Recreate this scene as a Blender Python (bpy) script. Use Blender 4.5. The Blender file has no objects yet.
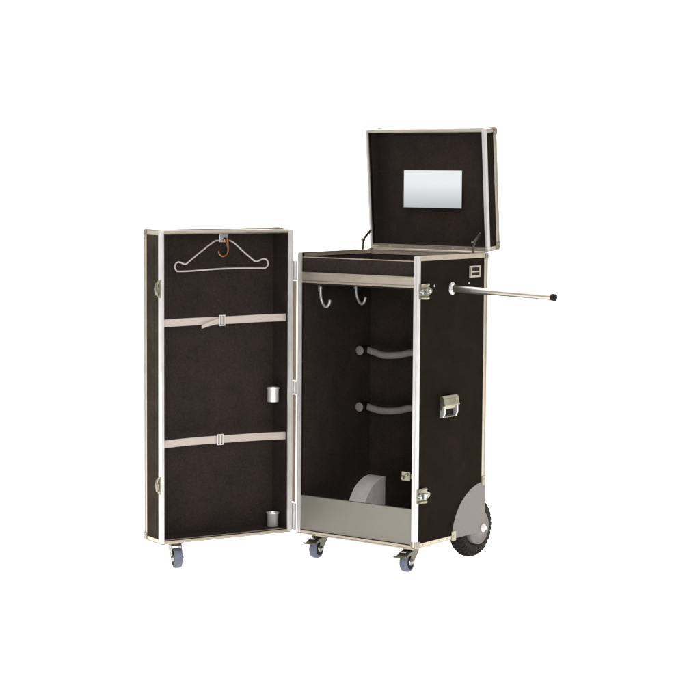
import bpy, bmesh, math, random
from mathutils import Vector, Matrix, Euler
random.seed(7)
S = bpy.context.scene
C = S.collection
PI = math.pi
# ------------------------------------------------------------------ case dimensions (metres)
W, D, H = 0.5751, 0.4793, 1.1112          # body of the case
HD = 1.2                                  # height of the door
DD = 0.1478                               # depth of the door tray
T = 0.0868                                # depth of the lid tray
HX, HY, PHI = -0.021, -0.0114, 4.3394     # hinge side of the open door
LA, LZ = -0.0807, 0.0083                  # lid lean and lift
GZ = -0.107                               # ground height
TH = 0.0095                               # plywood thickness

# ------------------------------------------------------------------ materials
def new_mat(name):
    m = bpy.data.materials.new(name); m.use_nodes = True
    nt = m.node_tree; b = nt.nodes['Principled BSDF']
    return m, nt, b
def noise(nt, scale, detail=4, rough=.6, vec=None, dist=0):
    n = nt.nodes.new('ShaderNodeTexNoise'); n.inputs['Scale'].default_value = scale
    n.inputs['Detail'].default_value = detail; n.inputs['Roughness'].default_value = rough
    n.inputs['Distortion'].default_value = dist
    if vec is not None: nt.links.new(vec, n.inputs['Vector'])
    return n
def ramp(nt, fac, stops):
    r = nt.nodes.new('ShaderNodeValToRGB')
    while len(r.color_ramp.elements) < len(stops): r.color_ramp.elements.new(.5)
    for e, (p, c) in zip(r.color_ramp.elements, stops):
        e.position = p; e.color = (*c, 1) if len(c) == 3 else c
    nt.links.new(fac, r.inputs['Fac']); return r
def objco(nt, sc=(1, 1, 1)):
    t = nt.nodes.new('ShaderNodeTexCoord'); m = nt.nodes.new('ShaderNodeMapping')
    m.inputs['Scale'].default_value = sc
    nt.links.new(t.outputs['Object'], m.inputs['Vector']); return m.outputs['Vector']
def bump(nt, b, h, strength=.2, dist=.001):
    n = nt.nodes.new('ShaderNodeBump'); n.inputs['Strength'].default_value = strength
    n.inputs['Distance'].default_value = dist
    nt.links.new(h, n.inputs['Height']); nt.links.new(n.outputs['Normal'], b.inputs['Normal'])
def panel_mat(name, c0, c1, c2, rough, spec, bs=.25, grain=210):
    m, nt, b = new_mat(name); v = objco(nt)
    big = noise(nt, 9, 5, .65, v, .4); fine = noise(nt, grain, 3, .7, v)
    r = ramp(nt, big.outputs['Fac'], [(.3, c0), (.52, c1), (.72, c2)])
    f = ramp(nt, fine.outputs['Fac'], [(.30, (.66, .67, .68)), (.5, (1, 1, 1)), (.70, (1.36, 1.33, 1.31))])
    mx = nt.nodes.new('ShaderNodeMix'); mx.data_type = 'RGBA'; mx.blend_type = 'MULTIPLY'
    mx.inputs[0].default_value = 1
    nt.links.new(r.outputs[0], mx.inputs[6]); nt.links.new(f.outputs[0], mx.inputs[7])
    vo = nt.nodes.new('ShaderNodeTexVoronoi'); vo.inputs['Scale'].default_value = 26; nt.links.new(v, vo.inputs['Vector'])
    sp_ = nt.nodes.new('ShaderNodeMath'); sp_.operation = 'LESS_THAN'; sp_.inputs[1].default_value = .045
    nt.links.new(vo.outputs['Distance'], sp_.inputs[0])
    sel = nt.nodes.new('ShaderNodeSeparateColor'); nt.links.new(vo.outputs['Color'], sel.inputs[0])
    pk = nt.nodes.new('ShaderNodeMath'); pk.operation = 'GREATER_THAN'; pk.inputs[1].default_value = .95 if 'felt' in name else 1.1; nt.links.new(sel.outputs[0], pk.inputs[0])
    mu = nt.nodes.new('ShaderNodeMath'); mu.operation = 'MULTIPLY'; nt.links.new(sp_.outputs[0], mu.inputs[0]); nt.links.new(pk.outputs[0], mu.inputs[1])
    m2 = nt.nodes.new('ShaderNodeMix'); m2.data_type = 'RGBA'; nt.links.new(mu.outputs[0], m2.inputs[0])
    nt.links.new(mx.outputs[2], m2.inputs[6]); m2.inputs[7].default_value = (.10, .085, .075, 1)
    nt.links.new(m2.outputs[2], b.inputs['Base Color'])
    b.inputs['Roughness'].default_value = rough
    b.inputs['Specular IOR Level'].default_value = spec
    bump(nt, b, fine.outputs['Fac'], bs, .0006)
    return m
M = {}
M['lining'] = panel_mat('dark_felt_lining', (.0160, .0128, .0110), (.0200, .0150, .0130), (.0245, .0168, .0150), .95, .05)
M['outer'] = panel_mat('black_laminate', (.0050, .0031, .0015), (.0064, .0040, .0021), (.0088, .0056, .0032), .85, .04, .35, 190)
M['outer_lit'] = panel_mat('black_laminate_lit', (.015, .0115, .0072), (.021, .0162, .0105), (.029, .0235, .0160), .85, .05, .35, 190)  # same laminate as the rest, light from the left put into the colour

def metal_mat(name, col, rough, metallic=1, streak=(400, 400, 6), amp=.12, bs=.05):
    m, nt, b = new_mat(name); v = objco(nt, streak)
    n = noise(nt, 1, 4, .6, v); g = noise(nt, 14, 4, .6, objco(nt))
    ad = nt.nodes.new('ShaderNodeMath'); ad.operation = 'ADD'
    nt.links.new(n.outputs['Fac'], ad.inputs[0]); nt.links.new(g.outputs['Fac'], ad.inputs[1])
    hf = nt.nodes.new('ShaderNodeMath'); hf.operation = 'MULTIPLY'; hf.inputs[1].default_value = .5
    nt.links.new(ad.outputs[0], hf.inputs[0])
    lo = tuple(c * (1 - amp) for c in col); hi = tuple(min(1, c * (1 + amp)) for c in col)
    r = ramp(nt, hf.outputs[0], [(.35, lo), (.65, hi)])
    nt.links.new(r.outputs[0], b.inputs['Base Color'])
    rr = ramp(nt, hf.outputs[0], [(.3, (rough * .75,) * 3), (.7, (min(1, rough * 1.25),) * 3)])
    nt.links.new(rr.outputs[0], b.inputs['Roughness'])
    b.inputs['Metallic'].default_value = metallic
    bump(nt, b, n.outputs['Fac'], bs, .0004)
    return m
M['alu'] = metal_mat('aluminium_edge', (.475, .455, .448), .36, .62, amp=.12)
M['alu_h'] = metal_mat('aluminium_edge_room_tone', (.34, .30, .245), .42, .8, (6, 400, 400))  # same aluminium edge, darker beige: reflected room tone put into the colour
M['alu_plate'] = metal_mat('satin_aluminium_plate', (.165, .155, .132), .5, .6, (5, 300, 300), .06)
M['zinc'] = metal_mat('zinc_steel', (.20, .185, .135), .36, .9, (90, 90, 90), .25, .1)
M['chrome'] = metal_mat('chrome', (.31, .31, .305), .26, 1, (60, 60, 60), .06)
M['steel_tube'] = metal_mat('steel_tube', (.40, .375, .33), .36, 1, (4, 300, 300), .12)
M['dark_zinc'] = metal_mat('dull_zinc_fork', (.085, .078, .058), .4, .85, (90, 90, 90), .3, .1)
M['satin'] = metal_mat('satin_steel', (.42, .41, .415), .42, .6, (60, 60, 60), .06)
M['cup'] = metal_mat('spun_aluminium', (.62, .61, .60), .36, .6, (200, 200, 8), .05)
M['copper'] = metal_mat('brassy_hook', (.20, .10, .055), .30, 1, (90, 90, 90), .2)

def plain(name, col, rough=.6, spec=.3, amp=.1, sc=60, bs=.15, metallic=0):
    m, nt, b = new_mat(name); n = noise(nt, sc, 4, .6, objco(nt))
    r = ramp(nt, n.outputs['Fac'], [(.3, tuple(c * (1 - amp) for c in col)), (.7, tuple(c * (1 + amp) for c in col))])
    nt.links.new(r.outputs[0], b.inputs['Base Color'])
    b.inputs['Roughness'].default_value = rough; b.inputs['Specular IOR Level'].default_value = spec
    b.inputs['Metallic'].default_value = metallic
    bump(nt, b, n.outputs['Fac'], bs, .0006)
    return m
M['rubber'] = plain('black_rubber', (.0085, .007, .006), .75, .15, .3, 90, .4)
M['black_plastic'] = plain('black_plastic', (.010, .009, .008), .7, .08)
M['tread'] = plain('blue_grey_rubber', (.090, .100, .138), .6, .25, .12)
M['grey_paint'] = plain('grey_painted_sheet', (.120, .108, .102), .6, .2, .11, 130)
M['grey_box'] = plain('pale_grey_painted_box', (.56, .515, .51), .7, .15, .09, 45)
M['grey_foam'] = plain('grey_foam_tube', (.15, .130, .127), .8, .15, .10, 40)
M['webbing'] = None
m, nt, b = new_mat('pale_elastic_webbing'); v = objco(nt, (1, 1, 1))
wv = nt.nodes.new('ShaderNodeTexWave'); wv.inputs['Scale'].default_value = 260; wv.bands_direction = 'Z'
nt.links.new(v, wv.inputs['Vector'])
r = ramp(nt, wv.outputs['Fac'], [(0, (.285, .25, .225)), (1, (.365, .318, .288))])
nt.links.new(r.outputs[0], b.inputs['Base Color']); b.inputs['Roughness'].default_value = .85
b.inputs['Specular IOR Level'].default_value = .1
bump(nt, b, wv.outputs['Fac'], .3, .0005); M['webbing'] = m
M['white_wire'] = plain('pinkish_white_coated_wire', (.35, .305, .295), .5, .2, .05)
m, nt, b = new_mat('plywood_edge'); v = objco(nt, (3, 3, 3))
wv = nt.nodes.new('ShaderNodeTexWave'); wv.inputs['Scale'].default_value = 120; wv.bands_direction = 'Y'
wv.inputs['Distortion'].default_value = 1.5; nt.links.new(v, wv.inputs['Vector'])
r = ramp(nt, wv.outputs['Fac'], [(0, (.16, .125, .085)), (1, (.24, .195, .14))])
nt.links.new(r.outputs[0], b.inputs['Base Color']); b.inputs['Roughness'].default_value = .7; M['ply'] = m
m, nt, b = new_mat('mirror_glass'); b.inputs['Base Color'].default_value = (.88, .90, .90, 1)
b.inputs['Metallic'].default_value = 1; b.inputs['Roughness'].default_value = .02; M['mirror'] = m
m, nt, b = new_mat('white_paper_glowing'); n = noise(nt, 3, 3, .5, objco(nt))
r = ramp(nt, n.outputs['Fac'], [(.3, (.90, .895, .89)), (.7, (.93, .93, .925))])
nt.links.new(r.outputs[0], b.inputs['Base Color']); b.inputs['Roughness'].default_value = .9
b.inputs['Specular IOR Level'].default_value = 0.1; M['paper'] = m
b.inputs['Emission Color'].default_value = (1, .99, .985, 1); b.inputs['Emission Strength'].default_value = 1.0   # glow added to floor and backdrop, washes out the case's shadow

# ------------------------------------------------------------------ mesh helpers
def box(bm, x0, x1, y0, y1, z0, z1, mtx=None):
    vs = [bm.verts.new(Vector((x, y, z)) if mtx is None else mtx @ Vector((x, y, z)))
          for x in (x0, x1) for y in (y0, y1) for z in (z0, z1)]
    for f in ((0, 1, 3, 2), (4, 6, 7, 5), (0, 4, 5, 1), (2, 3, 7, 6), (0, 2, 6, 4), (1, 5, 7, 3)):
        bm.faces.new([vs[i] for i in f])
def frame_of(d):
    d = Vector(d).normalized(); a = Vector((0, 0, 1)) if abs(d.z) < .9 else Vector((1, 0, 0))
    u = d.cross(a).normalized(); return u, d.cross(u).normalized()
def tube(bm, pts, rad, seg=16, cap=True, closed=False):
    pts = [Vector(p) for p in pts]; n = len(pts)
    rads = rad if isinstance(rad, (list, tuple)) else [rad] * n
    rings = []; u = None
    for i, p in enumerate(pts):
        if closed: d = (pts[(i + 1) % n] - pts[i - 1])
        else: d = (pts[min(i + 1, n - 1)] - pts[max(i - 1, 0)])
        d.normalize()
        if u is None: u, w = frame_of(d)
        else:
            u = (u - d * u.dot(d)).normalized(); w = d.cross(u)
        w = d.cross(u)
        rings.append([bm.verts.new(p + (u * math.cos(2 * PI * k / seg) + w * math.sin(2 * PI * k / seg)) * rads[i]) for k in range(seg)])
    m = n if closed else n - 1
    for i in range(m):
        a, b = rings[i], rings[(i + 1) % n]
        for k in range(seg):
            f = bm.faces.new((a[k], a[(k + 1) % seg], b[(k + 1) % seg], b[k])); f.smooth = True
    if cap and not closed:
        bm.faces.new(rings[0][::-1]); bm.faces.new(rings[-1])
def lathe(bm, prof, o, axis, seg=40, hard=()):
    """prof: list of (along, radius) round axis from o"""
    u, w = frame_of(axis); a = Vector(axis).normalized(); o = Vector(o); rings = []
    for (t, r) in prof:
        if r < 1e-6: rings.append([bm.verts.new(o + a * t)])
        else: rings.append([bm.verts.new(o + a * t + (u * math.cos(2 * PI * k / seg) + w * math.sin(2 * PI * k / seg)) * r) for k in range(seg)])
    for i in range(len(rings) - 1):
        A, B = rings[i], rings[i + 1]
        for k in range(seg):
            k2 = (k + 1) % seg
            if len(A) == 1 and len(B) == 1: continue
            if len(A) == 1: f = bm.faces.new((A[0], B[k2], B[k]))
            elif len(B) == 1: f = bm.faces.new((A[k], A[k2], B[0]))
            else: f = bm.faces.new((A[k], A[k2], B[k2], B[k]))
            f.smooth = True
def prism(bm, poly, fn, a, b):
    """poly: 2-D points, fn(p, q, depth) -> 3-D, extruded from a to b"""
    A = [bm.verts.new(Vector(fn(p, q, a))) for p, q in poly]
    B = [bm.verts.new(Vector(fn(p, q, b))) for p, q in poly]
    n = len(poly)
    bm.faces.new(A); bm.faces.new(B[::-1])
    for i in range(n):
        bm.faces.new((A[i], B[i], B[(i + 1) % n], A[(i + 1) % n]))
def sphere(bm, c, r, sc=(1, 1, 1)):
    m = Matrix.Translation(c) @ Matrix.Diagonal((*sc, 1))
    q = bmesh.ops.create_uvsphere(bm, u_segments=20, v_segments=12, radius=r, matrix=m)
    for v in q['verts']:
        for f in v.link_faces: f.smooth = True
def make(name, bm, m, parent=None, bevel=0, seg=2, label=None):
    bmesh.ops.recalc_face_normals(bm, faces=bm.faces)
    me = bpy.data.meshes.new(name); bm.to_mesh(me); bm.free()
    me.materials.append(M[m] if isinstance(m, str) else m)
    o = bpy.data.objects.new(name, me); C.objects.link(o)
    if parent: o.parent = parent
    if bevel:
        md = o.modifiers.new('bevel', 'BEVEL'); md.width = bevel; md.segments = seg
        md.limit_method = 'ANGLE'; md.angle_limit = math.radians(40)
        md.harden_normals = False
    if label: o['label'] = label
    return o
def catmull(pts, n=8):
    pts = [Vector(p) for p in pts]; out = []
    for i in range(len(pts) - 1):
        p0 = pts[max(i - 1, 0)]; p1 = pts[i]; p2 = pts[i + 1]; p3 = pts[min(i + 2, len(pts) - 1)]
        for k in range(n):
            t = k / n
            out.append(.5 * ((2 * p1) + (p2 - p0) * t + (2 * p0 - 5 * p1 + 4 * p2 - p3) * t * t + (3 * p1 - p0 - 3 * p2 + p3) * t ** 3))
    out.append(pts[-1]); return out
BM = bmesh.new

# ------------------------------------------------------------------ the case
case = bpy.data.objects.new('flight_case', None); C.objects.link(case); case.location = (W / 2, D / 2, GZ)
case['label'] = 'tall black rolling wardrobe flight case with aluminium edges, its door and mirrored lid standing open'
case['category'] = 'flight case'
def hold(name, loc=(0, 0, 0), rot=(0, 0, 0), parent=case):
    o = bpy.data.objects.new(name, None); C.objects.link(o); o.location = loc; o.rotation_euler = rot; o.parent = parent
    return o
OFF = Vector((-W / 2, -D / 2, -GZ))       # world -> local of the case
def put(o):                                # parts modelled in world axes
    o.location = OFF; return o

# --- body: plywood shell
F = .0015                                   # trim stands this proud
bm = BM()
box(bm, 0, TH, .004, D, 0, H - .002)                        # left side
# right side with a quarter-round cut-out for the big wheel
RA = .228
def side_profile():
    pts = [(.004, 0), (D - RA, 0)]
    for k in range(1, 25):
        a = PI - k * (PI / 2) / 25
        pts.append((D + RA * math.cos(a), RA * math.sin(a) * .87))
    pts += [(D, RA * .87), (D, H - .002), (.004, H - .002)]
    return pts
body = make('body', bm, 'outer', case); put(body)
bm = BM(); prism(bm, side_profile(), lambda p, q, d: (d, p, q), W - TH, W)
put(make('side_panel', bm, 'outer', case))
bm = BM(); box(bm, TH, W - TH, D - TH, D, 0, H - .002); box(bm, TH, W - TH, .004, D - TH, .001, TH)
put(make('back_panel', bm, 'outer', case))
# lining of the inside, thin boards
bm = BM()
box(bm, TH, TH + .002, .02, D - TH, TH, H - .02)
box(bm, TH + .002, W - TH, D - TH - .002, D - TH, TH, H - .02)
box(bm, W - TH - .002, W - TH, .02, D - TH - .002, TH, H - .02)
box(bm, TH + .002, W - TH - .002, .02, D - TH - .002, TH, TH + .002)
put(make('lining', bm, 'lining', case))

# --- top compartment: front board, floor
bm = BM(); box(bm, TH + .002, W - TH - .002, .012, .020, 1.033, H - .0205)
fb = make('compartment_front', bm, 'lining', case, .0008); put(fb)
bm = BM(); box(bm, TH + .002, W - TH - .002, .0125, .0195, H - .0203, H - .0175)
o = make('board_edge', bm, 'ply', fb)
bm = BM(); box(bm, TH + .002, W - TH - .002, .020, D - TH - .002, .985, .995)
put(make('compartment_floor', bm, 'lining', case))
bm = BM()
box(bm, TH + .001, W - TH - .001, .003, .012, 1.001, 1.034)
box(bm, TH + .001, W - TH - .001, -.001, .003, 1.0045, 1.0305)
box(bm, TH + .001, W - TH - .001, .001, .0115, .9925, 1.0005)
put(make('front_rail', bm, 'alu_h', case, .001))

# --- edge profiles of the body
e = .0018
FW = .0165                                   # width of the front face of the upright profiles
def upright(name, x0, x1, y0, y1, z0, z1, mat='alu', bev=.002):
    bm = BM(); box(bm, x0, x1, y0, y1, z0, z1); return put(make(name, bm, mat, case, bev))
bm = BM()                                    # front left upright: front face + outer flange + inner lip + central ridge
box(bm, -e, FW, -.003, 0.0038, -.002, H); box(bm, -e, -.0002, .0038, .022, 0, H);
box(bm, .004, .009, -.0052, -.0031, .0, H - .002)
put(make('edge_profile', bm, 'alu', case, .0008))
bm = BM()
box(bm, W - FW - .003, W + e, -.003, 0.0038, -.002, H); box(bm, W + .0002, W + e, .0038, .0135, 0, H)
box(bm, W - .011, W - .006, -.0052, -.0031, .0, H - .002)
put(make('edge_profile', bm, 'alu', case, .0008))
bm = BM()                                    # back right upright, stops at the wheel plate
box(bm, W + .0002, W + e, D - .026, D + e, RA * .87, H); box(bm, W - .026, W + .0002, D + .0002, D + e, 0, H)
box(bm, W + e, W + e + .0016, D - .009, D - .002, RA * .87, H - .002)
put(make('edge_profile', bm, 'alu_h', case, .0008))
bm = BM(); box(bm, -e, .026, D + .0002, D + e, 0, H); box(bm, -e, -.0002, D - .026, D + .0002, 0, H)
put(make('edge_profile', bm, 'alu', case, .0008))
# top profiles along the sides and back
for sx in (0, 1):
    bm = BM()
    xo = W + e + .0003 if sx else -e - .0003; xi = W - .018 if sx else .018
    a, b_ = sorted((xo, xi)); box(bm, a, b_, .0045, D + e, H - .0018, H + .0012)
    a, b_ = sorted((xo, xo + (-.0018 if sx else .0018))); box(bm, a, b_, .0045, D + e + .0003, H - .0165, H - .0019)
    a, b_ = sorted(((W - TH - .0024, W - TH - .0040) if sx else (TH + .0024, TH + .0040))); box(bm, a, b_, .022, D - TH - .0062, H - .0165, H - .0019)
    put(make('top_rail', bm, 'alu_h', case, .0008))
bm = BM(); box(bm, .019, W - .019, D - .018, D + e, H - .0016, H + .0014); box(bm, .012, W - .012, D - .0135, D - .0118, H - .019, H - .0017)
box(bm, .02, W - .02, D - .010, D - .002, H + .0014, H + .0035)
put(make('top_rail', bm, 'alu_h', case, .0008))
# bottom rails
bm = BM(); box(bm, -e, W - .012, -.0036, .016, -.0075, -.0022); box(bm, .016, W - .0205, -.0022, .0035, -.002, .0075)
put(make('bottom_rail', bm, 'alu_h', case, .0008))
bm = BM(); box(bm, W - .014, W + e + .0006, .005, D - RA + .01, -.0036, -.0002); box(bm, W + .0003, W + e + .0006, .005, D - RA + .006, -.0002, .0135)
br = make('bottom_rail', bm, 'alu_h', case, .0008); put(br)
for yy in (.045, .10, .155, .21):
    bm = BM(); lathe(bm, [(0, .0034), (.001, .0030), (.0018, .0016), (.002, 0)], (W + e + .0006, yy, .007), (1, 0, 0), 14)
    make('rivet', bm, 'zinc', br)
bm = BM(); box(bm, -e, .02, .016, D + e, -.0036, -.0004); box(bm, .02, W - .02, D - .02, D + e, -.0036, -.0004)
put(make('bottom_rail', bm, 'alu_h', case, .0008))

# --- kick plate across the bottom of the opening
bm = BM(); box(bm, .0135, W - .0195, .0045, .0065, .0078, .146); box(bm, .0135, W - .0195, .0065, .018, .1445, .146)
put(make('kick_plate', bm, 'alu_plate', case, .0004))

# --- quarter-round wheel plate, arch box and wheel, both sides
def quarter(r, sz=.87, n=26, y0=None):
    pts = [(D, 0)]
    for k in range(n + 1):
        a = PI - k * (PI / 2) / n
        pts.append((D + r * math.cos(a), r * math.sin(a) * sz))
    return pts
bm = BM(); prism(bm, quarter(RA + .004), lambda p, q, d: (d, p, q), W + .0003, W + .0024)
wp = make('wheel_plate', bm, 'grey_paint', case, .0005, label='grey painted quarter-round plate over the wheel'); put(wp)
for (yy, zz, v) in ((D - .012, RA * .87 + .004, 1), (D - RA + .003, .004, 0)):
    bm = BM()
    if v: box(bm, W + .0025, W + .0048, yy - .014, yy + .0135, zz - .016, zz + .022)
    else: box(bm, W + .0025, W + .0048, yy - .014, yy + .016, zz - .012, zz + .026)
    lathe(bm, [(0, .004), (.0016, .0032), (.0022, 0)], (W + .0048, yy, zz + .008), (1, 0, 0), 12)
    make('corner_bracket', bm, 'zinc', wp, .002)
# arch boxes inside (seen on the left); shell with thickness
RB = .170
for s in (0, 1):
    x0, x1 = (TH + .002, .094) if s == 0 else (W - .094, W - TH - .002)
    Db = D - TH - .002
    bm = BM()
    n = 24
    poly = [(Db, TH + .0025)]
    for k in range(n + 1):
        a = PI - k * (PI / 2) / n
        poly.append((Db + (RB - .0) * .93 * math.cos(a), max(TH + .0025, RB * math.sin(a) + .004)))
    prism(bm, poly, lambda p, q, d: (d, p, q), x0, x1)
    put(make('wheel_arch_box', bm, 'grey_box', case, .0015, label='pale grey quarter-round box over the wheel inside the case'))
def big_wheel(cx, sgn):
    h = hold('rear_wheel', Vector((cx, .466, .014)) + OFF)
    R, w = .1185, .030
    sh = -.018 * sgn
    bm = BM(); prof = [(-.021, .066), (-.026, .072), (-.031, .085), (-.031, .098), (-.026, .110), (-.015, .1165), (0, R),
            (.015, .1165), (.026, .110), (.031, .098), (.031, .085), (.026, .072), (.021, .066), (-.021, .066)]
    lathe(bm, prof, (sh, 0, 0), (1, 0, 0), 64)
    # tread blocks
    nb = 34
    for k in range(nb):
        for j, ax in enumerate((-.022, -.0075, .0075, .022)):
            a = 2 * PI * (k + (.5 if j % 2 else 0)) / nb
            rr = .1075 if abs(ax) > .02 else .1145
            m = Matrix.Rotation(a, 4, 'X')
            tilt = Matrix.Translation((ax + sh, 0, rr)) @ Matrix.Rotation(-math.copysign(.55 if abs(ax) > .02 else .12, -ax) , 4, 'Y')
            box(bm, -.006, .006, -.0078, .0078, 0, .0068, m @ tilt)
    # sidewall lugs
    for k in range(nb):
        a = 2 * PI * k / nb
        for sg in (-1, 1):
            box(bm, sh + sg * .0305 - .0012, sh + sg * .0305 + .0012, -.0045, .0045, .088, .104, Matrix.Rotation(a, 4, 'X'))
    make('tyre', bm, 'rubber', h)
    bm = BM()
    prof = [(-.040, 0), (-.040, .058), (-.044, .064), (-.044, .0675), (-.018, .0675), (.018, .0675), (.026, .0675), (.0262, .064),
            (.0235, .061), (.0215, .048), (.0225, .034), (.026, .024), (.028, .021), (.028, 0)]
    lathe(bm, prof if sgn > 0 else prof, (0, 0, 0), (sgn, 0, 0), 56)
    make('rim', bm, 'grey_paint', h)
    bm = BM(); lathe(bm, [(0, .016), (.004, .016), (.0055, .014), (.006, .009), (.0105, .009), (.013, .008), (.0155, .005), (.016, 0)],
                     (sgn * .0425, 0, 0), (sgn, 0, 0), 28)
    lathe(bm, [(-.07, .006), (.0, .006)], (sgn * .0425, 0, 0), (sgn, 0, 0), 16)
    make('axle_cap', bm, 'satin', h)
big_wheel(W - .040, 1); big_wheel(.040, -1)

# --- latches
def at_side(x, sgn=1):
    """frame for hardware modelled in (y, z, out) on a side"""
    return lambda p, q, d: (x + sgn * d, p, q)
def side_latch(z):
    y0 = .004
    fn = at_side(W + e)
    bm = BM(); zc = z
    # back plate with a pointed nose towards the back
    prism(bm, [(y0, zc - .028), (y0 + .056, zc - .032), (y0 + .062, zc - .016), (y0 + .082, zc - .006), (y0 + .084, zc + .006), (y0 + .062, zc + .016),
               (y0 + .056, zc + .030), (y0, zc + .028)], fn, .0, .003)
    # rolled top and bottom flanges
    for s in (-1, 1):
        tube(bm, [(W + e + .006, y0 + .004, zc + s * .022), (W + e + .006, y0 + .054, zc + s * .025)], .0055, 12)
    o = make('latch', bm, 'zinc', case, .0008); put(o)
    bm = BM(); box(bm, W + e + .003, W + e + .012, y0 + .006, y0 + .050, zc - .009, zc + .010)
    box(bm, W + e + .012, W + e + .020, y0 + .020, y0 + .028, zc - .012, zc + .013)
    lathe(bm, [(.003, .008), (.010, .007), (.014, .004), (.015, 0)], (W + e, y0 + .060, zc), (1, 0, 0), 16)
    lathe(bm, [(.003, .009), (.013, .008), (.015, 0)], (W + e, y0 + .010, zc), (1, 0, 0), 16)
    make('latch_cam', bm, 'chrome', o, .001)
side_latch(.979); side_latch(.197)
for (yy, zz) in ((.108, .997), (.347, .998)):
    bm = BM(); lathe(bm, [(0, .0045), (.0015, .004), (.0025, 0)], (W, yy, zz), (1, 0, 0), 14); put(make('screw', bm, 'chrome', case))
# small latch keeper seen inside the opening
bm = BM(); box(bm, .485, .525, .030, .034, .250, .284); box(bm, .492, .5645, .034, .040, .258, .276)
lathe(bm, [(0, .008), (.008, .007), (.010, 0)], (.492, .030, .261), (0, -1, 0), 16)
lathe(bm, [(0, .006), (.005, .005), (.006, 0)], (.512, .030, .274), (0, -1, 0), 12)
put(make('latch_keeper', bm, 'zinc', case, .001))
# butterfly clasp in the middle of the side
fn = at_side(W)
hz = hold('clasp', Vector((W, .199, .525)) + OFF); hz.scale = (1, .78, 1)
bm = BM()
box(bm, 0, .003, -.062, .062, -.040, .040)
box(bm, .003, .016, -.052, .050, -.038, -.033)
for k in range(5): box(bm, .016, .0185, -.046 + k * .021, -.036 + k * .021, -.038, -.033)
make('clasp_frame', bm, 'zinc', hz, .0012)
for a_, b_ in ((-.062, -.050), (.050, .061)):
    bm = BM(); prism(bm, [(.003, -.039), (.017, -.037), (.024, -.020), (.024, .012), (.003, .014)], lambda p, q, d: (p, d, q), a_, b_)
    make('cheek', bm, 'satin', hz, .002)
bm = BM(); box(bm, .0032, .006, -.0515, .0495, -.0305, .002); make('recess', bm, 'black_plastic', hz)
bm = BM()
prism(bm, [(.003, .044), (.016, .046), (.024, .038), (.0255, .018), (.030, .012), (.030, .008), (.020, .006), (.018, -.006), (.007, -.010), (.003, -.004)],
      lambda p, q, d: (p, d, q), -.066, .064)
for yy in (-.03, 0, .03): lathe(bm, [(0, .005), (.003, .004), (.004, 0)], (.022, yy, .030), (1, 0, .2), 12)
make('clasp_hood', bm, 'zinc', hz, .0018)
# small lid keeper at the top, frame with two dark slots
hz = hold('lid_keeper', Vector((W, .385, 1.042)) + OFF)
bm = BM()
box(bm, 0, .004, -.040, -.026, -.022, .023); box(bm, 0, .004, .030, .040, -.022, .023)
for (a, b_) in ((-.022, -.015), (-.003, .002), (.017, .023)): box(bm, .0003, .0037, -.026, .030, a, b_)
box(bm, .004, .008, -.036, -.030, -.018, .018)
make('keeper_frame', bm, 'alu_h', hz, .001)
bm = BM(); box(bm, .0002, .0022, -.0258, .0298, -.0149, -.0031); box(bm, .0002, .0022, -.0258, .0298, .0021, .0169)
make('slot', bm, 'black_plastic', hz)

# --- pull-out handle tube
hz = hold('handle_tube', Vector((W, .228, .982)) + OFF)
dirv = Vector((.462, 0, -.0145)).normalized()
bm = BM(); lathe(bm, [(0, .024), (.003, .024), (.0045, .0225), (.005, .017), (.010, .0165), (.0115, .0145)], (0, 0, 0), (1, 0, 0), 40)
for k in range(3):
    a = 2 * PI * k / 3 + .5; lathe(bm, [(.003, .003), (.0052, .0026), (.006, 0)], (0, .0195 * math.cos(a), .0195 * math.sin(a)), (1, 0, 0), 10)
make('flange', bm, 'chrome', hz)
bm = BM(); lathe(bm, [(-.03, .0130), (.449, .0130)], (0, 0, 0), dirv, 32); make('tube', bm, 'steel_tube', hz)
bm = BM(); lathe(bm, [(.448, .0133), (.450, .0138), (.463, .0138), (.4655, .0125), (.4662, 0)], (0, 0, 0), dirv, 32); make('end_cap', bm, 'black_plastic', hz)

# --- hooks on the inner left wall
for (yy, zt, zb, sc, ww) in ((.122, .972, .890, 1, .050), (.360, .972, .890, .92, .050)):
    x0 = TH + .0065
    r = .0056
    path = catmull([(x0, yy, zt), (x0, yy, zt - .022), (x0 + .001, yy + .002, zt - .045), (x0 + .009, yy + .004, zb + .010 + .004), (x0 + .024, yy + .004, zb + .002),
                    (x0 + .040, yy + .002, zb + .010), (x0 + .047, yy, zb + .026)], 7)
    bm = BM(); tube(bm, path, [r + .001] * 4 + [r] * (len(path) - 4), 12); sphere(bm, path[-1], r * 1.15)
    box(bm, TH + .002, TH + .0045, yy - .009, yy + .009, zt - .02, zt + .012)
    put(make('coat_hook', bm, 'satin', case))

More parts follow.
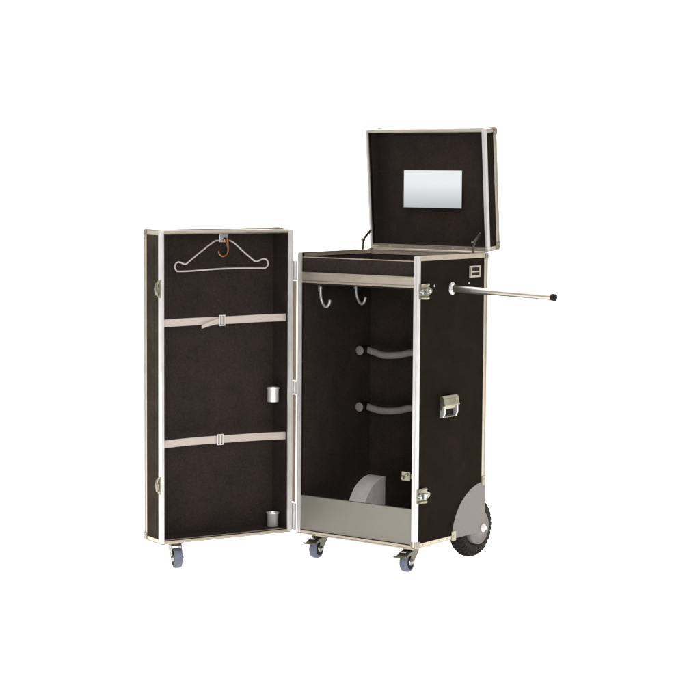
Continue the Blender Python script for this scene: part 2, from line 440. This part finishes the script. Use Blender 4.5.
# --- curved padded rails in front of the back wall
for zz, zs, ys in ((.700, (.702, .698, .684, .690, .703, .708), .41), (.467, (.468, .464, .455, .462, .478, .484), .41)):
    hz = hold('padded_rail', Vector((.0315, ys - .046, zz)) + OFF)
    def L(x, y, z): return (x - .0315, y - ys + .046, z - zz)
    bm = BM(); tube(bm, catmull([L(.034, ys, zs[0]), L(.075, ys - .002, zs[1] - .005), L(.128, ys - .006, zs[2]), L(.203, ys - .006, zs[3]), L(.272, ys, zs[4]), L(.42, ys, zs[5]), L(W - TH - .003, ys, zs[5])], 8), .0140, 20)
    make('foam_tube', bm, 'grey_foam', hz)
    bm = BM(); lathe(bm, [(.004, .0180), (.058, .0180), (.060, .016), (.060, 0)], (0, 0, 0), (0, 1, 0), 28)
    box(bm, -.0195, -.012, .040, .058, -.012, .012); make('mount', bm, 'black_plastic', hz)
    bm = BM(); lathe(bm, [(.004, .0190), (.001, .0190), (0, .0175), (0, 0)], (0, 0, 0), (0, 1, 0), 28); make('end_disc', bm, 'grey_foam', hz)

# ------------------------------------------------------------------ casters
def caster(contact, a, trail, brake):
    """contact: ground point, a: angle of the rolling direction"""
    R = .040
    h = Vector((math.cos(a), math.sin(a), 0))
    piv = Vector((contact[0], contact[1], GZ)) - h * trail
    r = hold('caster', piv + OFF - Vector((0, 0, 0)), (0, 0, a))
    top = -GZ - .0036 - .0004
    # local: X = rolling direction, Y = axle, Z up, origin on the ground under the pivot
    wh = hold('wheel', (trail, 0, R), (0, 0, 0), r)
    bm = BM(); lathe(bm, [(-.0155, .029), (-.0160, .033), (-.0145, .0375), (-.009, .0398), (0, R), (.009, .0398), (.0145, .0375), (.0160, .033), (.0155, .029)], (0, 0, 0), (0, 1, 0), 44)
    make('tyre', bm, 'tread', wh)
    bm = BM(); lathe(bm, [(-.0145, 0), (-.0145, .0295), (.0145, .0295), (.0145, 0)], (0, 0, 0), (0, 1, 0), 40); make('rim', bm, 'rubber', wh)
    bm = BM()
    # fork: two legs and crown
    for s in (-1, 1):
        prism(bm, [(-.030, top - .017), (-.026, top - .030), (trail - .012, R - .008), (trail, R - .013), (trail + .011, R - .007), (trail + .013, R + .004),
                   (trail + .004, R + .030), (.034, top - .019), (.030, top - .014), (-.024, top - .014)],
              lambda p, q, d: (p, d, q), s * .0185, s * .0212)
    box(bm, -.030, .034, -.0212, .0212, top - .0185, top - .0145)
    lathe(bm, [(top - .0145, .030), (top - .010, .031), (top - .006, .027), (top - .0045, .018), (top - .003, .018)], (0, 0, 0), (0, 0, 1), 32)
    make('fork', bm, 'dark_zinc', r, .0008)
    bm = BM(); lathe(bm, [(-.026, 0), (-.026, .0075), (-.0212, .0085), (-.0212, .0125), (-.015, .0150), (.015, .0150), (.0212, .0125), (.0212, .0085), (.026, .0075), (.0265, 0)],
                     (trail, 0, R), (0, 1, 0), 24)
    make('axle', bm, 'chrome', r)
    bm = BM(); box(bm, -.042, .042, -.036, .036, top - .0028, top)
    make('mounting_plate', bm, 'dark_zinc', r, .001)
    if brake:
        bm = BM()
        # pedal: sloping tongue with side webs and an upturned lip
        zt = top - .018
        prism(bm, [(.020, zt), (.060, zt - .004), (.098, zt - .0165), (.107, zt - .0165), (.107, zt - .020), (.097, zt - .020), (.059, zt - .008), (.020, zt - .004)],
              lambda p, q, d: (p, d, q), -.019, .019)
        tube(bm, [(.104, -.025, zt - .0165), (.104, .025, zt - .0165)], .0042, 12)
        prism(bm, [(.015, zt - .002), (.055, zt - .006), (.088, zt - .016), (.07, zt - .020), (.03, zt - .018)], lambda p, q, d: (p, d, q), .019, .022)
        prism(bm, [(.015, zt - .002), (.055, zt - .006), (.088, zt - .016), (.07, zt - .020), (.03, zt - .018)], lambda p, q, d: (p, d, q), -.022, -.019)
        p_ = make('brake_pedal', bm, 'dark_zinc', r, .0008)
        bm = BM(); box(bm, .046, .072, -.011, .011, zt - .0062, zt - .0012, Matrix.Translation((0, 0, 0)))
        make('pedal_pad', bm, 'chrome', p_, .001)
    return r
hang = math.atan2(-.982, .174)
caster((.062, .046), hang, .036, True)
caster((.505, .044), hang, .036, True)
caster((-.236, -.453), math.atan2(-.58, .81), .036, False)

# ------------------------------------------------------------------ the door
dx, dy = math.cos(PHI), math.sin(PHI)
ang = math.atan2(-dy, -dx)
door = hold('door', Vector((HX, HY, 0)) + OFF, (0, 0, ang))     # local x = -distance from hinge, y = depth, z = up
def dbox(bm, s0, s1, y0, y1, z0, z1): box(bm, -s1, -s0, y0, y1, z0, z1)
bm = BM(); dbox(bm, .0, W, DD - TH, DD, 0, HD)
dbox(bm, 0, TH, .004, DD - TH, 0, HD)
dbox(bm, TH, W - TH, .004, DD - TH, HD - TH, HD); dbox(bm, TH, W - TH, .004, DD - TH, 0, TH)
make('shell', bm, 'outer', door)
bm = BM(); dbox(bm, W - TH, W, .004, DD - TH, 0, HD); make('side_panel', bm, 'outer_lit', door)
bm = BM(); dbox(bm, TH + .002, W - TH - .002, DD - TH - .002, DD - TH, TH + .002, HD - TH - .002)
dbox(bm, TH, TH + .002, .020, DD - TH, TH, HD - TH); dbox(bm, W - TH - .002, W - TH, .020, DD - TH, TH, HD - TH)
dbox(bm, TH + .002, W - TH - .002, .020, DD - TH, HD - TH - .002, HD - TH); dbox(bm, TH + .002, W - TH - .002, .012, DD - TH - .002, TH, TH + .002)
make('lining', bm, 'lining', door)
g = .0105
# rim uprights: front face, outer flange, inner lip
bm = BM(); dbox(bm, W - g, W + e, -.003, .0038, 0, HD); dbox(bm, W + .0002, W + e, .0038, .023, 0, HD); dbox(bm, W - TH - .004, W - TH - .0022, .0038, .02, .011, HD - .011)
dbox(bm, W - .0075, W - .003, -.0048, -.0031, .002, HD - .002)
make('edge_profile', bm, 'alu', door, .0008)
bm = BM(); dbox(bm, -e, .0195, -.003, .0038, 0, HD); dbox(bm, -e, -.0002, .0038, .023, 0, HD)
dbox(bm, .006, .0105, -.0045, -.0031, .002, HD - .002)
make('edge_profile', bm, 'alu', door, .0008)
bm = BM(); dbox(bm, .0197, W - g - .0002, -.0026, .0038, HD - g, HD); dbox(bm, 0, W, -.0015, .023, HD + .0002, HD + e)
dbox(bm, g, W - g, .0038, .02, HD - TH - .004, HD - TH - .0022); dbox(bm, .021, W - .012, -.0042, -.0027, HD - .007, HD - .003)
make('edge_profile', bm, 'alu_h', door, .0008)
bm = BM(); dbox(bm, .0197, W - g - .0002, -.0026, .0038, -.002, .009); dbox(bm, 0, W, -.0015, .023, -.0036, -.0022)
dbox(bm, g, W - g, .0038, .012, TH + .0022, TH + .0038); dbox(bm, .021, W - .012, -.0042, -.0027, .001, .005)
make('edge_profile', bm, 'alu_h', door, .0008)
# back uprights and the rails of the tray depth
bm = BM(); dbox(bm, W + .0002, W + e, DD - .024, DD + e, 0, HD); dbox(bm, W - .024, W + .0002, DD + .0002, DD + e, 0, HD)
dbox(bm, W + e, W + e + .0014, DD - .009, DD - .002, .002, HD - .002)
make('edge_profile', bm, 'alu_h', door, .0008)
bm = BM(); dbox(bm, -e, -.0002, DD - .024, DD + e, 0, HD); dbox(bm, -.0002, .024, DD + .0002, DD + e, 0, HD); make('edge_profile', bm, 'alu', door, .0008)
for zz in (0, 1):
    bm = BM(); za, zb = (HD - .0165, HD - .0006) if zz else (.0006, .0145)
    dbox(bm, W + .0004, W + e + .0006, .0232, DD - .0242, za, zb); ztop = (HD + .0003, HD + e + .0004) if zz else (-.0036, -.0004)
    dbox(bm, W - .02, W + e + .0006, .0232, DD, *ztop); dbox(bm, 0, .02, .0232, DD, *ztop)
    dbox(bm, .02, W - .02, DD - .02, DD + e, *ztop)
    make('edge_profile', bm, 'alu_h', door, .0006)
# ball corners at the back
def ball_corner(parent, x, y, z, sx, sy, sz, s=.026, r=.011, name='ball_corner'):
    """x,y,z corner; s* = direction from the corner into the case"""
    bm = BM()
    sphere(bm, (x + sx * r * .45, y + sy * r * .45, z + sz * r * .45), r)
    t = .0022; o = .0026
    def slab(ax):
        lo = [x, y, z]; sg = (sx, sy, sz); r3 = []
        for i in range(3):
            if i == ax: a, b_ = lo[i] - sg[i] * (o + t), lo[i] - sg[i] * o
            else: a, b_ = lo[i] - sg[i] * .001, lo[i] + sg[i] * s
            r3 += sorted((a, b_))
        box(bm, *r3)
        c = [lo[i] + (sg[i] * s * .68 if i != ax else -sg[i] * (o + t)) for i in range(3)]
        d = [0, 0, 0]; d[ax] = -sg[ax]
        lathe(bm, [(0, .0035), (.0015, .003), (.0022, 0)], c, d, 12)
    for ax in range(3): slab(ax)
    return make(name, bm, 'zinc', parent, .0015)
ball_corner(door, -W, DD, HD, 1, -1, -1); ball_corner(door, -W, DD, 0, 1, -1, 1)
ball_corner(door, 0, DD, HD, -1, -1, -1); ball_corner(door, 0, DD, 0, -1, -1, 1)
# latch halves on the free edge of the door
for zz in (.979, .225):
    bm = BM()
    lathe_pts = []
    n = 10
    poly = [(.003 + .022 * (1 - abs(math.cos(PI * k / n)) ** 3) , zz + .036 * math.cos(PI * k / n)) for k in range(n + 1)]
    prism(bm, [(.0, zz + .034)] + [(.004 + .024 * math.sin(PI * k / n) ** .5, zz + .034 * math.cos(PI * k / n)) for k in range(n + 1)] + [(.0, zz - .034)],
          lambda p, q, d: (-W - d, p, q), e, e + .004)
    tube(bm, [(-W - .008, .018, zz - .024), (-W - .009, .019, zz), (-W - .008, .018, zz + .024)], [.006, .0075, .006], 12)
    box(bm, -W - .012, -W - .004, .006, .013, zz - .014, zz + .008)
    lathe(bm, [(0, .005), (.003, .004), (.004, 0)], (-W - .0075, .012, zz + .022), (-1, 0, 0), 12)
    make('latch', bm, 'zinc', door, .001)
# little clip on top of the door
bm = BM(); dbox(bm, .035, .085, .01, .04, HD + e + .0002, HD + e + .004); dbox(bm, .05, .07, .014, .034, HD + e + .004, HD + e + .0085)
make('top_clip', bm, 'zinc', door, .001)
# straps
def strap(z0, z1, zm, tail, sb):
    """webbing from the free side (z0) to the hinge side (z1), buckle at sb"""
    y = .026; hw = .0145
    n = 40; bm = BM(); F_, B_ = [], []
    rows = []
    for i in range(n + 1):
        s = (W - TH - .0025) + ((TH + .0025) - (W - TH - .0025)) * i / n
        t = i / n
        zc = z0 + (z1 - z0) * t + zm * math.sin(PI * t) + .0008 * math.sin(9 * t)
        yy = y + .010 * math.sin(PI * t) + .014 * max(0, t - .8)
        rows.append([bm.verts.new((-s, yy + dy_, zc + dz_)) for dy_, dz_ in ((0, -hw), (-.0008, 0), (0, hw), (.0018, hw), (.0018, -hw))])
    for i in range(n):
        a, b_ = rows[i], rows[i + 1]
        for k in range(5):
            bm.faces.new((a[k], a[(k + 1) % 5], b_[(k + 1) % 5], b_[k]))
    bm.faces.new(rows[0]); bm.faces.new(rows[-1][::-1])
    if tail:
        # loose end: ribbon hanging from the buckle towards the free side
        rr = []
        for i in range(9):
            t = i / 8
            s = sb + .012 + t * .082
            rr.append([bm.verts.new((-s, y + .004 - .010 * t, z - tail * t ** 1.3)) for z in (zc_at(z0, z1, zm, sb) - .0125 , zc_at(z0, z1, zm, sb) + .009 - .010 * t)] +
                      [bm.verts.new((-s, y + .0052 - .010 * t, z - tail * t ** 1.3)) for z in (zc_at(z0, z1, zm, sb) + .009 - .010 * t, zc_at(z0, z1, zm, sb) - .0125)])
        for i in range(8):
            a, b_ = rr[i], rr[i + 1]
            for k in range(4): bm.faces.new((a[k], a[(k + 1) % 4], b_[(k + 1) % 4], b_[k]))
        bm.faces.new(rr[0]); bm.faces.new(rr[-1][::-1])
    make('strap', bm, 'webbing', door)
    zc = zc_at(z0, z1, zm, sb); yb = y + .008
    bm = BM()
    for s_ in (-.013, -.001, .010):
        dbox(bm, sb + s_, sb + s_ + .004, yb - .008, yb - .0035, zc - .019, zc + .019)
    dbox(bm, sb - .013, sb + .014, yb - .0078, yb - .0037, zc + .017, zc + .021); dbox(bm, sb - .013, sb + .014, yb - .0078, yb - .0037, zc - .021, zc - .017)
    make('buckle', bm, 'alu', door, .0008)
def zc_at(z0, z1, zm, s):
    t = ((W - TH - .0025) - s) / ((W - TH - .0025) - (TH + .0025))
    return z0 + (z1 - z0) * t + zm * math.sin(PI * t)
strap(.846, .852, .001, .016, .298)
strap(.380, .380, .004, 0, .306)
# tubular cups beside the hinge side
for zb, zt, s, y in ((.514, .571, .054, .070), (.0125, .0695, .054, .070)):
    R = .0225
    bm = BM(); lathe(bm, [(zb, 0), (zb, R - .001), (zb + .001, R), (zt - .006, R), (zt - .004, R + .003), (zt - .001, R + .0035), (zt, R + .002), (zt, R - .002), (zt - .01, R - .003), (zb + .003, R - .003), (zb + .003, 0)],
                     (-s + .008, y, 0), (0, 0, 1), 40)
    box(bm, -.040, -TH - .0021, y + .019, y + .022, zb + .012, zt - .014)
    make('cup', bm, 'cup', door)
# folding coat hook under the top of the door
bm = BM(); dbox(bm, .258, .292, .058, .084, HD - TH - .006, HD - TH - .002)
dbox(bm, .256, .294, .058, .064, 1.152, HD - TH - .006); 
make('hook_plate', bm, 'chrome', door, .0015)
bm = BM()
hp = catmull([(-.263, .054, 1.166), (-.262, .054, 1.146), (-.2595, .054, 1.126), (-.262, .054, 1.109), (-.272, .054, 1.099), (-.284, .054, 1.097), (-.296, .054, 1.104), (-.302, .054, 1.116)], 6)
tube(bm, hp, [.0085 - .0045 * min(1, i / 18) for i in range(len(hp))], 14)
sphere(bm, hp[-1], .0046)
lathe(bm, [(0, .010), (.003, .009), (.004, 0)], (-.270, .058, 1.160), (0, -1, 0), 16)
make('coat_hook', bm, 'copper', door)
# hinge leaves between door and body
for (a, b_) in ((1.001, 1.078), (.549, .60), (.004, .113)):
    bm = BM()
    tube(bm, [(-.011, -.0075, a), (-.011, -.0075, b_)], .0042, 16)
    box(bm, -.0235, -.0125, -.0065, -.0040, a + .001, b_ - .001); box(bm, -.010, -.0018, -.0062, -.0036, a + .001, b_ - .001)
    put(make('hinge', bm, 'satin', case))
for (a, b_) in ((.603, .998), (.116, .546)):
    bm = BM(); box(bm, -.0270, -.0130, .0, .006, a, b_); put(make('hinge_strip', bm, 'ply', case))

# ------------------------------------------------------------------ the lid
lid = hold('lid', Vector((0, D, H + LZ)) + OFF, (-LA, 0, 0))    # local y = depth to the back, z = up when open
bm = BM(); box(bm, 0, W, T - TH, T, 0, D); box(bm, 0, TH, .004, T - TH, 0, D); box(bm, W - TH, W, .004, T - TH, 0, D)
box(bm, TH, W - TH, .004, T - TH, D - TH, D); box(bm, TH, W - TH, .004, T - TH, 0, TH)
make('shell', bm, 'outer', lid)
bm = BM(); box(bm, TH + .002, W - TH - .002, T - TH - .002, T - TH, TH + .002, D - TH - .002)
box(bm, TH, TH + .002, .02, T - TH, TH, D - TH); box(bm, W - TH - .002, W - TH, .02, T - TH, TH, D - TH)
box(bm, TH + .002, W - TH - .002, .02, T - TH, D - TH - .002, D - TH); box(bm, TH + .002, W - TH - .002, .012, T - TH, TH, TH + .002)
make('lining', bm, 'lining', lid)
bm = BM(); box(bm, -e, g, -.003, .0038, 0, D); box(bm, -e, -.0002, .0038, .02, 0, D); box(bm, .003, .0075, -.0048, -.0031, .002, D - .002)
make('edge_profile', bm, 'alu', lid, .0008)
bm = BM(); box(bm, W - g, W + e, -.003, .0038, 0, D); box(bm, W + .0002, W + e, .0038, .016, 0, D); box(bm, W - .0075, W - .003, -.0048, -.0031, .002, D - .002)
make('edge_profile', bm, 'alu', lid, .0008)
bm = BM(); box(bm, g + .0002, W - g - .0002, -.0026, .0038, D - g, D); box(bm, 0, W, -.0015, .02, D + .0002, D + e); box(bm, .012, W - .012, -.0042, -.0027, D - .007, D - .003)
make('edge_profile', bm, 'alu_h', lid, .0008)
bm = BM(); box(bm, g + .0002, W - g - .0002, -.0026, .0038, -.001, g); box(bm, 0, W, -.0015, .02, -e - .0014, -.0014); box(bm, g, W - g, .0038, .012, TH + .0022, TH + .004)
box(bm, .012, W - .012, -.0042, -.0027, .003, .007)
make('edge_profile', bm, 'alu_h', lid, .0008)
bm = BM(); box(bm, W + .0002, W + e, T - .024, T + e, 0, D); box(bm, W - .024, W + .0002, T + .0002, T + e, 0, D); box(bm, W + e, W + e + .0014, T - .009, T - .002, .002, D - .002)
make('edge_profile', bm, 'alu_h', lid, .0008)
bm = BM(); box(bm, -e, -.0002, T - .024, T + e, 0, D); box(bm, -.0002, .024, T + .0002, T + e, 0, D); make('edge_profile', bm, 'alu', lid, .0008)
for zz in (0, 1):
    bm = BM(); za, zb = (D - .0145, D - .0006) if zz else (.0006, .0145)
    ztop = (D + .0003, D + e + .0004) if zz else (-.0036, -.0004)
    box(bm, W + .0004, W + e + .0006, .0162, T - .0242, za, zb); box(bm, W - .02, W + e + .0006, .0202, T, *ztop); box(bm, 0, .02, .0202, T, *ztop)
    box(bm, .02, W - .02, T - .02, T + e, *ztop)
    make('edge_profile', bm, 'alu_h', lid, .0006)
ball_corner(lid, W, T, 0, -1, -1, 1, .030, .014); ball_corner(lid, W, T, D, -1, -1, -1, .024, .009)
ball_corner(lid, 0, T, 0, 1, -1, 1); ball_corner(lid, 0, T, D, 1, -1, -1, .024, .009)
bm = BM(); mm = Matrix.Translation((0, T - TH - .0175, .160)) @ Matrix.Rotation(LA, 4, 'X')   # hangs plumb, wedge of felt behind
box(bm, .1325, .4165, 0, .003, 0, .1515, mm); mi = make('mirror', bm, 'mirror', lid)
bm = BM(); prism(bm, [(T - TH - .0130, .163), (T - TH - .0022, .163), (T - TH - .0022, .307), (T - TH - .0015, .307)][:3], lambda p, q, d: (d, p, q), .136, .413); make('backing_wedge', bm, 'black_plastic', mi)
# lid stays: two links with a joint
for x in (.005, W - .030):
    bm = BM()
    a = Vector((x, -.004, .067)); j = Vector((x, -.058, .036)); c = Vector((x, -.066, -.006))
    def link(p, q, w=.0062):
        d = (q - p).normalized(); up = Vector((1, 0, 0)); sd = d.cross(up).normalized() * w
        poly = [p + sd, q + sd, q - sd, p - sd]
        A = [bm.verts.new(v - up * .0012) for v in poly]; B = [bm.verts.new(v + up * .0012) for v in poly]
        bm.faces.new(A); bm.faces.new(B[::-1])
        for i in range(4): bm.faces.new((A[i], B[i], B[(i + 1) % 4], A[(i + 1) % 4]))
    link(a, j); link(j + Vector((.003, 0, 0)), c + Vector((.003, 0, 0)))
    lathe(bm, [(-.005, 0), (-.005, .0075), (.007, .0075), (.007, 0)], j, (1, 0, 0), 18)
    lathe(bm, [(-.003, 0), (-.003, .006), (.004, .006), (.004, 0)], a, (1, 0, 0), 16)
    lathe(bm, [(-.003, 0), (-.003, .006), (.005, .006), (.005, 0)], c, (1, 0, 0), 16)
    make('lid_stay', bm, 'dark_zinc', lid, .0004)
# lid hinge, full width
bm = BM(); tube(bm, [(.012, -.004, -.0045), (W - .012, -.004, -.0045)], .0042, 14); box(bm, .012, W - .012, -.0045, -.0031, -.001, .0095)
box(bm, .012, W - .012, -.0035, .010, -.0085, -.0060)
for k in range(9):
    lathe(bm, [(0, .0028), (.001, .0024), (.0014, 0)], (.04 + k * (W - .08) / 8, -.0045, .005), (0, -1, 0), 10)
make('lid_hinge', bm, 'alu_h', lid)

# ball corners low on the body
ball_corner(body, W, 0, 0, -1, 1, 1, .022, .008)
ball_corner(body, 0, D, H, 1, -1, -1, .022, .008)
ball_corner(body, 0, D, 0, 1, -1, 1, .022, .008); ball_corner(body, W, D, H - .002, -1, -1, -1, .020, .007)

# ------------------------------------------------------------------ the hanger
def door_world(s, y, z): 
    return Vector((HX + dx * s + dy * y, HY + dy * s - dx * y, z))
pts = [(.302, 1.1585), (.309, 1.156), (.3175, 1.151), (.37, 1.1155), (.421, 1.078), (.430, 1.0715), (.438, 1.069), (.450, 1.0725), (.461, 1.0770), (.472, 1.076), (.480, 1.0675), (.4815, 1.057), (.476, 1.046), (.465, 1.0415),
       (.40, 1.0425), (.30, 1.0475), (.20, 1.0485), (.097, 1.0465), (.082, 1.048), (.072, 1.056), (.070, 1.068), (.077, 1.0795), (.091, 1.083), (.105, 1.079), (.118, 1.074), (.128, 1.0745), (.140, 1.0815), (.18, 1.113), (.218, 1.1445), (.228, 1.1515), (.240, 1.157), (.252, 1.1585)]
yh = .072
hang = bpy.data.objects.new('coat_hanger', None); C.objects.link(hang)
base = door_world(.277, yh, 1.1585); hang.location = base; hang.rotation_euler = (0, 0, ang)
hang['label'] = 'thin white wire coat hanger hanging from the hook at the top of the open door'; hang['category'] = 'coat hanger'
bm = BM(); loop = catmull([(-(s - .277), 0, z - 1.1585) for s, z in pts] + [(-(.302 - .277), 0, 0)], 5)[:-1]
tube(bm, loop, .0031, 12, closed=True); make('hanger_frame', bm, 'white_wire', hang)
bm = BM(); tube(bm, catmull([(0, 0, 0), (.003, 0, .007), (.010, -.002, .009), (.014, -.010, .005), (.0135, -.018, -.004), (.011, -.022, -.006)], 6), .0016, 10)
sphere(bm, (0, 0, 0), .0045); make('hanger_hook', bm, 'chrome', hang)

# ------------------------------------------------------------------ studio floor and backdrop
cam_p = Vector((4.894975, -6.207004, 1.441377))
fw = Vector((-.5986, .8010, 0)).normalized(); rt = Vector((fw.y, -fw.x, 0))
cen = Vector((.1, .1, GZ))
def sweep_pt(u, v, z): return cen + rt * u + fw * v + Vector((0, 0, z))
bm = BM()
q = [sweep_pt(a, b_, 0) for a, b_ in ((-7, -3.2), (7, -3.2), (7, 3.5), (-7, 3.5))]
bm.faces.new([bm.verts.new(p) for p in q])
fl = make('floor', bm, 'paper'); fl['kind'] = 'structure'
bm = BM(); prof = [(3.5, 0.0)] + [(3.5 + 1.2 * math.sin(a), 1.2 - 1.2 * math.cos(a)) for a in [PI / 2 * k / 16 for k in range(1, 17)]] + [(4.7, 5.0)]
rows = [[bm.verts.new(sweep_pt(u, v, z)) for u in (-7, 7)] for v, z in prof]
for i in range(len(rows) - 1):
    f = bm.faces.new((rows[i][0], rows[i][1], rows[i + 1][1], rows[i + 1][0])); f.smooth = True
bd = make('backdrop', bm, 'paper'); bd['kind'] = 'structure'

# ------------------------------------------------------------------ light
def area(name, loc, target, sx, sy, power, col=(1, 1, 1)):
    l = bpy.data.lights.new(name, 'AREA'); l.shape = 'RECTANGLE'; l.size = sx; l.size_y = sy; l.energy = power; l.color = col
    o = bpy.data.objects.new(name, l); C.objects.link(o); o.location = loc
    o.rotation_euler = (Vector(target) - Vector(loc)).to_track_quat('-Z', 'Y').to_euler(); return o
area('overhead_softbox', cen + Vector((0, 0, 5.0)) + fw * .6, cen + fw * .6, 9, 7, 560, (1, .985, .96))
area('backdrop_softbox', cen + Vector((0, 0, 4.6)) + fw * 1.5, sweep_pt(0, 4.7, 1.2), 6, 2, 400)
area('front_softbox', cen + Vector((0, 0, 2.1)) - fw * 7.0 + rt * .9, Vector((.1, 0, .6)), 1.6, 1.6, 215, (1, .97, .95))
w = bpy.data.worlds.new('World'); S.world = w; w.use_nodes = True
nt = w.node_tree; bg = nt.nodes['Background']
tc = nt.nodes.new('ShaderNodeTexCoord'); sp = nt.nodes.new('ShaderNodeSeparateXYZ'); nt.links.new(tc.outputs['Generated'], sp.inputs[0])
mr = nt.nodes.new('ShaderNodeMapRange'); mr.inputs['From Min'].default_value = -.3; mr.inputs['From Max'].default_value = .3
nt.links.new(sp.outputs['Z'], mr.inputs['Value'])
rp = ramp(nt, mr.outputs[0], [(0, (.30, .31, .31)), (.462, (.50, .535, .54)), (.488, (1.10, 1.12, 1.12)), (1, (1, .985, .96))])
nt.links.new(rp.outputs[0], bg.inputs['Color']); bg.inputs['Strength'].default_value = .86

# ------------------------------------------------------------------ camera
cd = bpy.data.cameras.new('camera'); cam = bpy.data.objects.new('camera', cd); C.objects.link(cam)
R_ = ((0.8006057877, 0.5991486094, 0.0071635551), (-0.0597203081, 0.0678933631, 0.9959035978), (-0.5962078979, 0.7977539941, -0.0901371590))
m = Matrix(((R_[0][0], R_[1][0], -R_[2][0], cam_p.x), (R_[0][1], R_[1][1], -R_[2][1], cam_p.y), (R_[0][2], R_[1][2], -R_[2][2], cam_p.z), (0, 0, 0, 1)))
cam.matrix_world = m
cd.sensor_width = 36; cd.lens = 2007.45 / 700 * 36; cd.clip_end = 100; cd.clip_start = .05
S.camera = cam
S.view_settings.view_transform = 'Standard'; S.view_settings.look = 'None'; S.view_settings.exposure = 0; S.view_settings.gamma = 1
S.render.engine = 'CYCLES'
S.render.resolution_x = 1024; S.render.resolution_y = 1024
